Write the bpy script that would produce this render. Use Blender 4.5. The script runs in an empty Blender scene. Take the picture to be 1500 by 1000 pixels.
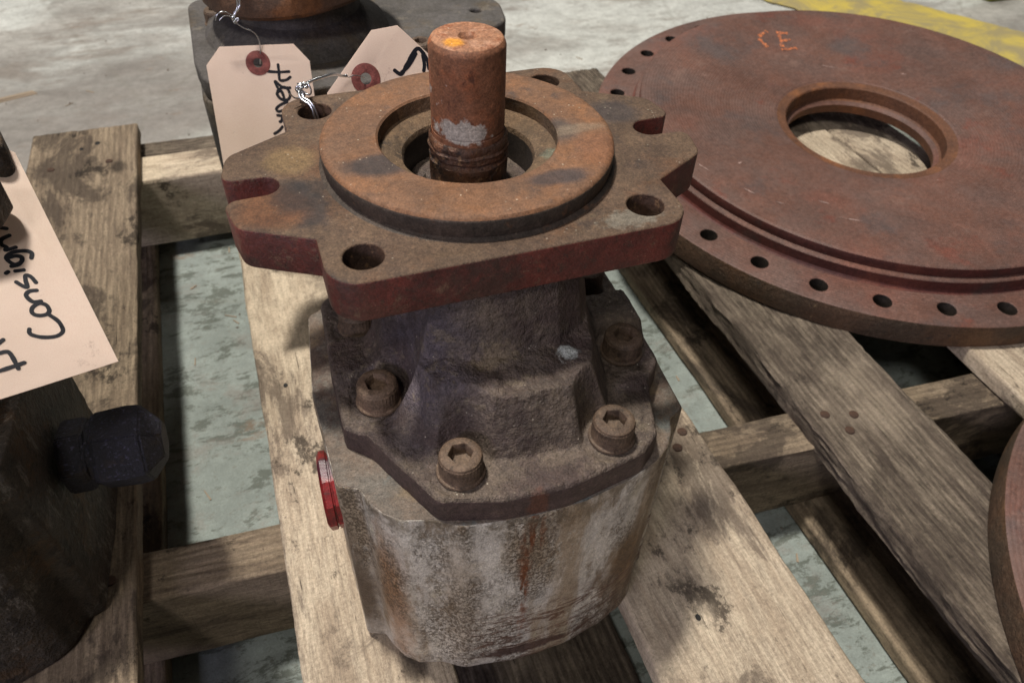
import bpy, bmesh, math, random
import numpy as np
from mathutils import Vector, Matrix, noise

S = 0.001                      # everything below is written in millimetres
FLOOR = 444.0                  # the pilot face of the pump lies 444 mm above the floor
scn = bpy.context.scene
random.seed(4)

# ------------------------------------------------------------------ camera
PH = 0.3696425592
PITCH, ROLL = 0.776, 0.045
def V(x, y, z): return Vector((x*S, y*S, (z+FLOOR)*S))
fwd = Vector((0, math.cos(PITCH), -math.sin(PITCH))); rgt = Vector((1, 0, 0)); up = rgt.cross(fwd)
r2 = rgt*math.cos(ROLL)+up*math.sin(ROLL); u2 = -rgt*math.sin(ROLL)+up*math.cos(ROLL)
RZ = Matrix.Rotation(-PH, 3, 'Z')
r2, u2, f2 = RZ@r2, RZ@u2, RZ@fwd
cam = bpy.data.cameras.new('camera'); camo = bpy.data.objects.new('camera', cam); scn.collection.objects.link(camo)
camo.matrix_world = Matrix.Translation(V(-101.756, -339.119, 196.104)) @ Matrix((r2, u2, -f2)).transposed().to_4x4()
cam.sensor_width = 36; cam.lens = 36*1099.03/1500; cam.clip_start = 0.02; cam.clip_end = 60
cam.dof.use_dof = True; cam.dof.focus_distance = 0.43; cam.dof.aperture_fstop = 14.0
scn.camera = camo

# ------------------------------------------------------------------ light: warehouse lamps high above, plus two added fills
scn.view_settings.view_transform = 'Standard'; scn.view_settings.look = 'None'
scn.view_settings.exposure = -0.10; scn.view_settings.gamma = 1.0
w = bpy.data.worlds.new('World'); scn.world = w; w.use_nodes = True
bg = w.node_tree.nodes['Background']; bg.inputs[0].default_value = (0.80, 0.84, 0.95, 1); bg.inputs[1].default_value = 0.04
def lamp(name, frm, to, size, size_y, power, col):
    l = bpy.data.lights.new(name, 'AREA'); l.shape = 'RECTANGLE'; l.size = size; l.size_y = size_y; l.energy = power; l.color = col
    o = bpy.data.objects.new(name, l); scn.collection.objects.link(o)
    p = V(*frm); d = V(*to)-p; o.location = p; o.rotation_euler = d.to_track_quat('-Z', 'Y').to_euler(); return o
lamp('overhead_lamp', (-520, 640, 3200), (0, 0, -200), 0.26, 0.26, 165, (1.0, 0.955, 0.88))
lamp('overhead_lamp', (-1200, -1700, 2700), (0, 0, -200), 0.5, 0.5, 32, (1.0, 0.95, 0.90))  # fill lamp added at the front left to brighten the upright tags
lamp('overhead_lamp', (1500, 3600, 2900), (0, 0, -200), 0.6, 0.6, 30, (1.0, 0.95, 0.88))
lamp('cool_fill_lamp', (-2000, -1650, 900), (0, 0, -120), 0.6, 0.6, 27, (0.84, 0.79, 1.0))  # cool low fill added from the front left; no known window

# ------------------------------------------------------------------ materials
class NT:
    def __init__(s, name):
        s.m = bpy.data.materials.new(name); s.m.use_nodes = True; s.t = s.m.node_tree; s.t.nodes.clear()
        s.out = s.n('ShaderNodeOutputMaterial'); s.b = s.n('ShaderNodeBsdfPrincipled'); s.l(s.b.outputs[0], s.out.inputs[0])
        tc = s.n('ShaderNodeTexCoord'); s.co = tc.outputs['Object']
        oi = s.n('ShaderNodeObjectInfo'); sc = s.n('ShaderNodeVectorMath', operation='SCALE'); sc.inputs['Scale'].default_value = 3.7
        cx = s.n('ShaderNodeCombineXYZ'); s.l(oi.outputs['Random'], cx.inputs[0]); s.l(oi.outputs['Random'], cx.inputs[1])
        s.l(cx.outputs[0], sc.inputs[0]); ad = s.n('ShaderNodeVectorMath', operation='ADD'); s.l(s.co, ad.inputs[0]); s.l(sc.outputs[0], ad.inputs[1])
        s.raw = s.co; s.co = s.raw; s.rnd = ad.outputs[0]
    def n(s, k, **kw):
        o = s.t.nodes.new(k)
        for a, v in kw.items(): setattr(o, a, v)
        return o
    def l(s, a, b): s.t.links.new(a, b)
    def scaled(s, sc, off=(0,0,0)):
        mp = s.n('ShaderNodeMapping'); mp.inputs['Scale'].default_value = sc; mp.inputs['Location'].default_value = off
        s.l(s.co, mp.inputs[0]); return mp.outputs[0]
    def noise(s, scale, detail=4, rough=.55, sc=(1,1,1), dist=0.0, seed=0):
        k = s.n('ShaderNodeTexNoise'); k.inputs['Scale'].default_value = scale; k.inputs['Detail'].default_value = detail
        k.inputs['Roughness'].default_value = rough; k.inputs['Distortion'].default_value = dist
        s.l(s.scaled(sc, (seed*1.37, seed*.71, seed*2.3)), k.inputs['Vector']); return k.outputs[0]
    def voro(s, scale, feature='F1', sc=(1,1,1), seed=0):
        k = s.n('ShaderNodeTexVoronoi', feature=feature); k.inputs['Scale'].default_value = scale
        s.l(s.scaled(sc, (seed*1.37, seed*.71, seed*2.3)), k.inputs['Vector']); return k.outputs[0]
    def step(s, v, lo, hi, a=0.0, b=1.0):
        k = s.n('ShaderNodeMapRange', interpolation_type='SMOOTHSTEP'); s.l(v, k.inputs[0])
        k.inputs[1].default_value = lo; k.inputs[2].default_value = hi; k.inputs[3].default_value = a; k.inputs[4].default_value = b; return k.outputs[0]
    def math(s, op, a, b=None, clamp=False):
        k = s.n('ShaderNodeMath', operation=op, use_clamp=clamp)
        for i, x in enumerate((a, b)):
            if x is None: continue
            if isinstance(x, (int, float)): k.inputs[i].default_value = x
            else: s.l(x, k.inputs[i])
        return k.outputs[0]
    def mix(s, f, a, b):
        k = s.n('ShaderNodeMix', data_type='RGBA')
        if isinstance(f, (int, float)): k.inputs[0].default_value = f
        else: s.l(f, k.inputs[0])
        for i, x in ((6, a), (7, b)):
            if isinstance(x, tuple): k.inputs[i].default_value = (*x, 1)
            else: s.l(x, k.inputs[i])
        return k.outputs[2]
    def vary(s, col, scale, amp, detail=4, seed=0, sc=(1,1,1)):
        v = s.step(s.noise(scale, detail, .75, sc=sc, seed=seed+40), .28, .72, 1-amp, 1+amp)
        k = s.n('ShaderNodeVectorMath', operation='SCALE')
        if isinstance(col, tuple): k.inputs[0].default_value = col
        else: s.l(col, k.inputs[0])
        s.l(v, k.inputs['Scale']); return k.outputs[0]
    def axis(s, i):
        k = s.n('ShaderNodeSeparateXYZ'); s.l(s.raw, k.inputs[0]); return k.outputs[i]
    def blob(s, c, r, soft=.35, sc=(1,1,1), wob=.5, wscale=60):
        """a patch round a point of the object (mm), with an uneven outline"""
        sb = s.n('ShaderNodeVectorMath', operation='SUBTRACT'); s.l(s.raw, sb.inputs[0]); sb.inputs[1].default_value = tuple(x*S for x in c)
        ml = s.n('ShaderNodeVectorMath', operation='MULTIPLY'); s.l(sb.outputs[0], ml.inputs[0]); ml.inputs[1].default_value = sc
        ln = s.n('ShaderNodeVectorMath', operation='LENGTH'); s.l(ml.outputs[0], ln.inputs[0])
        nz = s.math('MULTIPLY', s.math('SUBTRACT', s.noise(wscale, 5, .65, seed=c[0]*.1), .5), wob*2*r*S)
        return s.step(s.math('ADD', ln.outputs['Value'], nz), r*S*(1-soft), r*S*(1+soft), 1, 0)
    def bump(s, h, dist, strength=1.0, prev=None):
        k = s.n('ShaderNodeBump'); k.inputs['Strength'].default_value = strength; k.inputs['Distance'].default_value = dist; s.l(h, k.inputs['Height'])
        if prev is not None: s.l(prev, k.inputs['Normal'])
        s.l(k.outputs[0], s.b.inputs['Normal']); return k.outputs[0]
    def done(s, col, rough=.7, metal=0.0, spec=.4):
        for x, nm in ((col, 'Base Color'), (rough, 'Roughness'), (metal, 'Metallic')):
            if isinstance(x, tuple): s.b.inputs[nm].default_value = (*x, 1)
            elif isinstance(x, (int, float)): s.b.inputs[nm].default_value = x
            else: s.l(x, s.b.inputs[nm])
        s.b.inputs['Specular IOR Level'].default_value = spec
        return s.m

def srgb(r, g, b):
    f = lambda c: c/255/12.92 if c/255 <= .04045 else ((c/255+.055)/1.055)**2.4
    return (f(r), f(g), f(b))

def layered(name, a, b, layers, rough=.75, metal=0, spec=.35, grain=(900, .00012), lump=(120, .0006), base_scale=35, rnd=False, vary=(.22, .22, .30), mul=1.0, rings=False, rand=False):
    a = tuple(c*mul for c in a); b = tuple(c*mul for c in b); layers = [dict(L, col=tuple(c*mul for c in L['col'])) for L in layers]
    t = NT(name)
    if rnd: t.co = t.rnd
    col = t.mix(t.step(t.noise(base_scale, 6, .65), .35, .65), a, b)
    # dusty fine mottling
    col = t.mix(t.step(t.noise(base_scale*14, 4, .7, seed=3), .35, .75, 0, .35), col, tuple(min(1, c*1.9) for c in b))
    r = rough
    for i, L in enumerate(layers):
        kind = L.get('kind', 'noise')
        if kind == 'blob': f = t.blob(L['c'], L['r'], L.get('soft', .35), L.get('sc', (1,1,1)), L.get('wob', .5), L.get('ws', 60))
        elif kind == 'specks': f = t.step(t.voro(L['s'], seed=i), L['lo'], L['hi'], 1, 0)
        else: f = t.step(t.noise(L['s'], L.get('d', 6), L.get('ro', .65), L.get('sc', (1,1,1)), L.get('di', 0), seed=i+1), L['lo'], L['hi'])
        if 'mask' in L:
            ax, lo, hi, sf = L['mask']
            v = t.axis(ax); mlo = t.step(v, (lo-sf)*S, (lo+sf)*S); mhi = t.step(v, (hi-sf)*S, (hi+sf)*S, 1, 0); f = t.math('MULTIPLY', f, t.math('MULTIPLY', mlo, mhi))
        if 'm2' in L:
            f = t.math('MULTIPLY', f, t.step(t.noise(*L['m2'][:1], 5, .6, seed=i+9), *L['m2'][1:]))
        f = t.math('MULTIPLY', f, L.get('op', 1.0))
        col = t.mix(f, col, L['col'])
        if 'rough' in L: r = t.math('ADD', t.math('MULTIPLY', f, L['rough']-rough), r)
        if 'metal' in L: metal = t.math('MULTIPLY', f, L['metal'])
    if rand:
        oi = t.n('ShaderNodeObjectInfo'); k = t.n('ShaderNodeVectorMath', operation='SCALE'); t.l(col, k.inputs[0]); t.l(t.step(oi.outputs['Random'], 0, 1, .72, 1.25), k.inputs['Scale']); col = k.outputs[0]
    col = t.vary(t.vary(t.vary(col, base_scale*.8, vary[0], 6), 260, vary[1], 4, 1), 1000, vary[2], 3, 2)
    p = t.bump(t.noise(lump[0], 5, .6, seed=5), lump[1])
    p = t.bump(t.noise(grain[0], 3, .7, seed=6), grain[1], prev=p)
    if rings:
        wv = t.n('ShaderNodeTexWave', wave_type='RINGS', rings_direction='Z'); wv.inputs['Scale'].default_value = 85; wv.inputs['Distortion'].default_value = .6; wv.inputs['Detail'].default_value = 3; wv.inputs['Detail Scale'].default_value = 6; t.l(t.raw, wv.inputs[0])
        t.bump(wv.outputs[1], .00016, prev=p); col = t.mix(t.math('MULTIPLY', wv.outputs[1], .16), col, tuple(c*.7 for c in b))
        arc = t.n('ShaderNodeTexNoise'); arc.inputs['Scale'].default_value = 9; arc.inputs['Detail'].default_value = 8; arc.inputs['Roughness'].default_value = .8; t.l(t.scaled((1, 1, 1), (3, 1, 2)), arc.inputs[0])
        col = t.mix(t.step(arc.outputs[0], .55, .63, 0, .5), col, tuple(min(1, c*1.45) for c in b)); col = t.mix(t.step(arc.outputs[0], .36, .45, .5, 0), col, tuple(c*.62 for c in a))
    return t.done(col, r, metal, spec)

c_rust = srgb(150, 92, 58); c_rustd = srgb(96, 60, 42)
M = {}
M['flange_top'] = layered('dusty_rusted_iron', srgb(120, 94, 76), srgb(144, 116, 92), [
    dict(s=22, lo=.54, hi=.68, col=srgb(156, 108, 74), op=.6), dict(s=28, lo=.55, hi=.68, col=srgb(84, 74, 72), op=.8),
    dict(s=60, lo=.60, hi=.70, col=srgb(176, 150, 118), op=.6),
    dict(kind='blob', c=(-90, 20, -12), r=13, col=srgb(196, 160, 112), op=.8), dict(kind='blob', c=(-104, -22, -12), r=17, col=srgb(168, 108, 66), op=.7),
    dict(kind='blob', c=(-92, -14, -12), r=13, col=srgb(70, 66, 68), op=.7), dict(kind='blob', c=(95, 22, -12), r=14, col=srgb(96, 88, 90), op=.7),
    dict(kind='blob', c=(58, -78, -12), r=14, sc=(1,2.2,1), col=srgb(180, 168, 150), op=.9, wob=1.3, ws=260),
    dict(kind='specks', s=360, lo=.14, hi=.22, col=srgb(255, 240, 214), m2=(90, .56, .64), op=.55),
    dict(s=420, lo=.60, hi=.68, col=srgb(64, 52, 44), op=.55)], rough=.72, lump=(160, .0009), grain=(1200, .0003), mul=0.34)
M['flange_side'] = layered('worn_dark_red_primer', srgb(100, 44, 36), srgb(76, 36, 31), [
    dict(s=16, lo=.48, hi=.58, ro=.8, col=srgb(74, 52, 42), op=.5), dict(s=90, lo=.56, hi=.61, ro=.85, col=srgb(116, 92, 72), op=.5),
    dict(s=30, lo=.50, hi=.64, col=srgb(62, 44, 38), op=.8), dict(s=200, lo=.55, hi=.68, col=srgb(58, 42, 36), op=.7),
    dict(s=60, lo=.62, hi=.70, col=srgb(132, 62, 44), op=.6), dict(kind='specks', s=420, lo=.10, hi=.14, col=srgb(160, 130, 110), m2=(50, .5, .6), op=.5)],
    rough=.5, spec=.5, lump=(180, .0009), grain=(900, .0003))
M['pilot'] = layered('orange_brown_rust', srgb(146, 104, 74), srgb(128, 96, 74), [
    dict(s=40, lo=.48, hi=.66, col=srgb(164, 112, 72), op=.6), dict(s=30, lo=.58, hi=.70, col=srgb(88, 78, 76), op=.75),
    dict(kind='blob', c=(-48, -18, 0), r=13, sc=(.7,1.3,1), col=srgb(72, 66, 66), op=.85), dict(kind='blob', c=(30, -53, 0), r=8, sc=(.5,1.3,1), col=srgb(72, 66, 68), op=.8),
    dict(kind='blob', c=(46, -10, 0), r=11, col=srgb(98, 90, 84), op=.7), dict(kind='blob', c=(52, -12, 0), r=12, sc=(.6,2.5,1), col=srgb(166, 146, 122), op=.5),
    dict(kind='blob', c=(62, -36, 0), r=16, sc=(1,1,1), col=srgb(166, 104, 66), op=.35),
    dict(kind='specks', s=340, lo=.12, hi=.20, col=srgb(236, 216, 186), m2=(130, .56, .61), op=.8),
    dict(s=500, lo=.60, hi=.70, col=srgb(96, 62, 42), op=.5)], rough=.68, lump=(160, .0007), grain=(1400, .0002), mul=0.55)
M['pilot_side'] = layered('oil_blackened_iron', srgb(50, 44, 38), srgb(66, 56, 48), [
    dict(s=70, lo=.58, hi=.68, col=srgb(112, 78, 54), op=.6), dict(s=400, lo=.62, hi=.70, col=srgb(120, 104, 88), op=.35)], rough=.65, lump=(150, .0008), grain=(1000, .0003))
M['recess'] = layered('gritty_brown_recess', srgb(126, 100, 74), srgb(98, 80, 62), [
    dict(kind='blob', c=(40, -18, -8), r=5, col=srgb(120, 130, 112), op=.6, ws=150, wob=1), dict(s=60, lo=.55, hi=.68, col=srgb(64, 54, 46), op=.8),
    dict(s=500, lo=.57, hi=.66, col=srgb(176, 146, 108), op=.45)], lump=(300, .0014), grain=(1300, .0004), mul=0.7)
M['shaft'] = layered('rusty_shaft_steel', srgb(116, 76, 54), srgb(94, 62, 44), [
    dict(s=50, lo=.5, hi=.66, col=srgb(140, 82, 52), op=.7), dict(s=130, lo=.56, hi=.66, col=srgb(72, 42, 32), op=.7, sc=(1,1,.6)),
    dict(s=150, lo=.60, hi=.66, col=srgb(158, 148, 140), op=.8, rough=.4, m2=(35, .5, .58), mask=(2, 0, 38, 6)),
    dict(kind='blob', c=(-7, -16, 9), r=9.5, sc=(.75,.5,1.5), wob=.9, soft=.12, ws=180, col=srgb(164, 158, 148), rough=.42, metal=.15, op=.92),
    dict(kind='blob', c=(-6, 3, 50), r=3, soft=.5, col=srgb(60, 40, 32), op=0)], rough=.6, lump=(260, .0006), grain=(1500, .00022), mul=1.3)
M['shaft_end'] = layered('orange_shaft_face', srgb(146, 98, 70), srgb(168, 122, 92), [
    dict(s=90, lo=.5, hi=.62, col=srgb(196, 150, 122), op=.7), dict(s=110, lo=.54, hi=.66, col=srgb(138, 76, 44), op=.8),
    dict(kind='blob', c=(-8.5, -6, 50), r=4.8, col=srgb(222, 150, 46), op=.95, ws=200), dict(kind='specks', s=400, lo=.12, hi=.16, col=srgb(226, 208, 190), m2=(140, .5, .6), op=.7)],
    rough=.7, lump=(300, .0006), grain=(1300, .00025), mul=0.8)
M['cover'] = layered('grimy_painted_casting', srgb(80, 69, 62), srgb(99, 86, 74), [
    dict(kind='blob', c=(-52, -72, -80), r=30, sc=(1, .8, .7), soft=.6, wob=.9, ws=50, col=srgb(82, 76, 92), op=.5), dict(s=14, lo=.5, hi=.6, ro=.8, col=srgb(64, 50, 44), op=.6), dict(s=70, lo=.56, hi=.62, ro=.8, col=srgb(128, 114, 94), op=.45),  # first: violet patch paints cool light onto the neck's left side
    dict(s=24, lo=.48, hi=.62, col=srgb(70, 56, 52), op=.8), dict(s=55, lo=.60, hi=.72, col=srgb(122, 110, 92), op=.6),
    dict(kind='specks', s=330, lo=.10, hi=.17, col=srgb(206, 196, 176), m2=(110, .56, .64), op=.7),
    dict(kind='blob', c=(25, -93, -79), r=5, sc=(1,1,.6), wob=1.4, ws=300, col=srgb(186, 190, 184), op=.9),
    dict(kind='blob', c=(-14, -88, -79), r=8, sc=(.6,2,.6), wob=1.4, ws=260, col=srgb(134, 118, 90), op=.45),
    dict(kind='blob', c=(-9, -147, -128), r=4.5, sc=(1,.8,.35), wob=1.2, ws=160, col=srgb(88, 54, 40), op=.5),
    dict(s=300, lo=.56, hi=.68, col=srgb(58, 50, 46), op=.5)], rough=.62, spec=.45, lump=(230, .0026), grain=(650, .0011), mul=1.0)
M['cover_side'] = layered('dark_oily_casting_edge', srgb(58, 46, 44), srgb(72, 58, 54), [
    dict(s=90, lo=.56, hi=.68, col=srgb(84, 68, 60), op=.6), dict(kind='blob', c=(-9, -146, -128), r=5, sc=(1,.3,.3), wob=1.2, ws=160, col=srgb(92, 54, 36), op=.6)],
    rough=.55, lump=(200, .001), grain=(800, .0004))
M['screw'] = layered('rusted_socket_screw', srgb(88, 70, 56), srgb(104, 86, 70), [
    dict(s=160, lo=.5, hi=.66, col=srgb(66, 54, 44), op=.7), dict(s=500, lo=.58, hi=.68, col=srgb(140, 112, 90), op=.5)], rough=.6, lump=(400, .0006), grain=(1300, .0003), rnd=True, base_scale=90, rand=True, mul=1)
M['hole_rust'] = layered('dark_rust_in_hole', srgb(74, 52, 38), srgb(54, 40, 32), [dict(s=160, lo=.56, hi=.66, col=srgb(120, 92, 66), op=.7)], lump=(300, .0012))
M['dark_bore'] = layered('shade_black_bore', srgb(34, 30, 27), srgb(44, 38, 33), [], rough=.5)  # near-black stands in for the shade inside bores and bolt holes
M['wire'] = NT('bright_steel_wire').done((.72, .74, .76), .28, 1.0, .5)
M['ink'] = NT('black_marker_ink').done((.012, .012, .016), .35, 0, .5)
M['dark_hole'] = NT('plain_black').done((.01, .009, .008), .6)  # plain black for the nail-hole discs and the plinth
t = NT('manila_card'); cc = t.mix(t.step(t.noise(40, 5, .6), .3, .7), srgb(242, 224, 208), srgb(246, 229, 214)); cc = t.mix(t.step(t.noise(900, 3, .7, sc=(1,3,1)), .4, .7, 0, .3), cc, srgb(222, 190, 174))
cc = t.mix(t.step(t.noise(30, 6, .7, seed=4), .62, .74, 0, .4), cc, srgb(190, 150, 132))
cc = t.mix(t.step(t.noise(55, 8, .8, seed=14), .60, .68, 0, .35), cc, srgb(150, 118, 100)); pc = t.bump(t.noise(16, 4, .6, sc=(1, .4, 1), seed=3), .0016); t.bump(t.noise(1500, 3, .6), .00006, prev=pc); M['card'] = t.done(cc, .75, 0, .25)
tr = t.n('ShaderNodeBsdfTranslucent'); t.l(cc, tr.inputs[0]); ms = t.n('ShaderNodeMixShader'); ms.inputs[0].default_value = .45
t.l(t.b.outputs[0], ms.inputs[1]); t.l(tr.outputs[0], ms.inputs[2]); t.l(ms.outputs[0], t.out.inputs[0])
M['ring'] = layered('brown_fibre_ring', srgb(120, 66, 60), srgb(104, 56, 52), [], rough=.7, base_scale=200, lump=(600, .0001), grain=(2000, .00005))
M['plug'] = layered('red_plastic', srgb(140, 36, 34), srgb(112, 30, 30), [dict(kind='blob', c=(24, 0, 5), r=8, col=srgb(60, 38, 50), op=.8), dict(s=300, lo=.56, hi=.64, col=srgb(70, 44, 40), op=.7),dict(s=60, lo=.58, hi=.68, col=srgb(70, 20, 22), op=.7)], rough=.35, spec=.5, lump=(200, .0002), grain=(900, .0001))
M['disc'] = layered('mauve_brown_rust', srgb(120, 82, 68), srgb(108, 84, 76), [
    dict(s=7, lo=.50, hi=.66, col=srgb(130, 84, 70), op=.75), dict(s=9, lo=.52, hi=.68, col=srgb(98, 86, 84), op=.8), dict(s=16, lo=.60, hi=.72, col=srgb(142, 112, 100), op=.6),
    dict(s=14, lo=.6, hi=.7, col=srgb(136, 66, 48), op=.5), dict(s=260, lo=.58, hi=.68, col=srgb(82, 58, 52), op=.4),
    dict(kind='specks', s=60, lo=.05, hi=.08, col=srgb(184, 160, 148), m2=(12, .58, .66), op=.8),
    dict(s=120, sc=(1, .12, 1), lo=.69, hi=.72, col=srgb(176, 150, 138), m2=(12, .55, .62), op=.7)], rough=.58, lump=(90, .0006), grain=(900, .0003), base_scale=12, mul=0.70, rings=True)
M['disc_wall'] = layered('dark_red_turned_wall', srgb(82, 42, 36), srgb(70, 40, 36), [dict(s=12, lo=.5, hi=.66, col=srgb(104, 60, 46), op=.7), dict(s=12, lo=.55, hi=.66, col=srgb(60, 48, 44), op=.8)], rough=.55, lump=(120, .0005), base_scale=14)
M['bore'] = layered('brown_rusty_bore', srgb(100, 66, 46), srgb(84, 56, 42), [dict(s=20, lo=.5, hi=.66, col=srgb(128, 82, 50), op=.7)], rough=.65, lump=(200, .001), base_scale=20)
M['disc_edge'] = layered('olive_brown_flame_cut_edge', srgb(88, 66, 50), srgb(72, 60, 48), [dict(s=10, lo=.5, hi=.66, col=srgb(104, 76, 52), op=.8), dict(s=80, lo=.6, hi=.7, col=srgb(56, 50, 44), op=.7),
    dict(s=140, sc=(1,1,.3), lo=.64, hi=.7, col=srgb(150, 128, 96), m2=(20, .5, .6), op=.7)], rough=.7, lump=(140, .002), grain=(600, .0007), base_scale=20)
M['dark_cast'] = layered('dark_rough_casting', srgb(48, 43, 37), srgb(64, 57, 49), [dict(s=25, lo=.5, hi=.62, ro=.8, col=srgb(78, 58, 36), op=.7), dict(s=120, sc=(1,1,.3), ro=.85, lo=.52, hi=.60, col=srgb(120, 114, 106), op=.65, m2=(16, .47, .56)), dict(s=60, ro=.8, lo=.54, hi=.6, col=srgb(28, 25, 22), op=.7)],
    rough=.6, lump=(220, .0035), grain=(700, .001))
M['black_fitting'] = layered('black_gritty_fitting', srgb(20, 20, 27), srgb(30, 29, 40), [dict(s=420, lo=.56, hi=.64, col=srgb(84, 82, 108), op=.6), dict(s=50, lo=.55, hi=.65, col=srgb(48, 38, 32), op=.8)], rough=.6, spec=.5, lump=(420, .0022), grain=(1100, .001))
M['slate_cast'] = layered('dark_slate_casting', srgb(84, 80, 78), srgb(70, 66, 62), [dict(s=16, lo=.5, hi=.64, col=srgb(86, 74, 58), op=.7), dict(s=40, lo=.58, hi=.68, col=srgb(112, 104, 92), op=.6)], rough=.7, lump=(150, .001), grain=(500, .0004))
M['brown_cast'] = layered('rust_brown_casting', srgb(92, 66, 48), srgb(76, 58, 46), [dict(s=22, lo=.5, hi=.64, col=srgb(130, 84, 48), op=.7)], rough=.7, lump=(150, .001))

# painted, speckled body
t = NT('grey_lilac_paint_with_rust')
col = t.mix(t.step(t.noise(30, 5, .6), .35, .65), srgb(192, 186, 174), srgb(212, 205, 190))
vert = t.noise(26, 5, .6, sc=(1, 1, .22), seed=2)
col = t.mix(t.step(vert, .48, .62, 0, .7), col, srgb(134, 108, 70))
col = t.mix(t.step(t.noise(20, 9, .8, sc=(1,1,.4), seed=7), .50, .60, 0, .8), col, srgb(108, 88, 62)); col = t.mix(t.math('MULTIPLY', t.blob((-50, -140, -215), 10, .7, (1, .3, .14), 1.2, 120), .5), col, srgb(132, 108, 74)); col = t.mix(t.step(t.noise(40, 9, .8, sc=(1,1,.5), seed=17), .56, .62, 0, .6), col, srgb(196, 190, 174))
col = t.mix(t.step(t.noise(60, 6, .7, sc=(1,1,.35), seed=12), .60, .70, 0, .6), col, srgb(176, 166, 138))
col = t.mix(t.math('MULTIPLY', t.blob((-84, -120, -235), 9, .7, (1, 1, .12), .7, 90), .75), col, srgb(150, 104, 62))
col = t.mix(t.blob((-100, -95, -250), 14, .6, (1, 1, .25), .6), col, srgb(86, 72, 58))
col = t.mix(t.blob((60, -140, -230), 16, .5, (1, 1, .5), .8), col, srgb(118, 92, 60))
fine = t.noise(560, 7, .85, sc=(1,1,.8), seed=5); patch = t.step(t.noise(24, 5, .7, sc=(1,1,.35), seed=8), .44, .58)
specks = t.math('MULTIPLY', t.step(fine, .49, .56), t.math('ADD', t.math('MULTIPLY', patch, .95), .05), True)
col = t.mix(t.math('MULTIPLY', specks, .85), col, srgb(84, 66, 46))
dark = t.math('MULTIPLY', t.step(t.noise(620, 3, .7, seed=15), .62, .68), patch); col = t.mix(t.math('MULTIPLY', dark, .8), col, srgb(46, 38, 32))
scr = t.math('MULTIPLY', t.step(t.noise(75, 8, .8, sc=(.45, .45, 1.9), dist=1.2, seed=21), .51, .55), t.step(t.axis(2), -.250, -.222, 1, 0))
scr = t.math('MULTIPLY', scr, t.step(t.axis(0), -.055, -.035)); col = t.mix(t.math('MULTIPLY', scr, .85), col, srgb(96, 64, 46))
rs = t.blob((-10, -147, -152), 5, .5, (1, .3, .26), 1.3, 200); rs2 = t.blob((-14, -147, -200), 3.0, .8, (1, .3, .07), 1.8, 200)
rsf = t.math('MULTIPLY', t.math('MAXIMUM', rs, rs2), t.step(t.noise(180, 5, .7, sc=(1,1,.12), seed=31), .42, .52, .1, 1)); col = t.mix(rsf, col, srgb(122, 70, 38))
edge = t.blob((-10, -146, -292), 30, .25, (1, .3, 5), .7, 120); col = t.mix(t.math('MULTIPLY', edge, .9), col, srgb(72, 46, 38))
zt = t.step(t.axis(2), -.158, -.136, 0, .8); col = t.mix(t.math('MULTIPLY', zt, t.step(t.noise(90, 4, .6, seed=3), .4, .6)), col, srgb(108, 96, 78))
p = t.bump(t.noise(110, 6, .7, seed=5), .0016); col = t.vary(t.vary(col, 240, .18, 4), 1000, .25, 3, 2); p = t.bump(specks, -.0003, prev=p); t.bump(t.noise(1000, 3, .7, seed=6), .00035, prev=p)
M['body'] = t.done(col, .5, 0, .45)
M['body_top'] = layered('dusty_grey_paint', srgb(108, 92, 78), srgb(96, 90, 82), [dict(s=14, lo=.5, hi=.58, ro=.8, col=srgb(84, 66, 56), op=.7),dict(s=30, lo=.5, hi=.64, col=srgb(122, 104, 80), op=.7),
    dict(s=30, lo=.56, hi=.66, col=srgb(98, 106, 104), op=.6), dict(s=420, lo=.58, hi=.66, col=srgb(72, 62, 52), op=.5)], rough=.7, lump=(160, .0006), grain=(900, .0004), mul=0.9)

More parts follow.
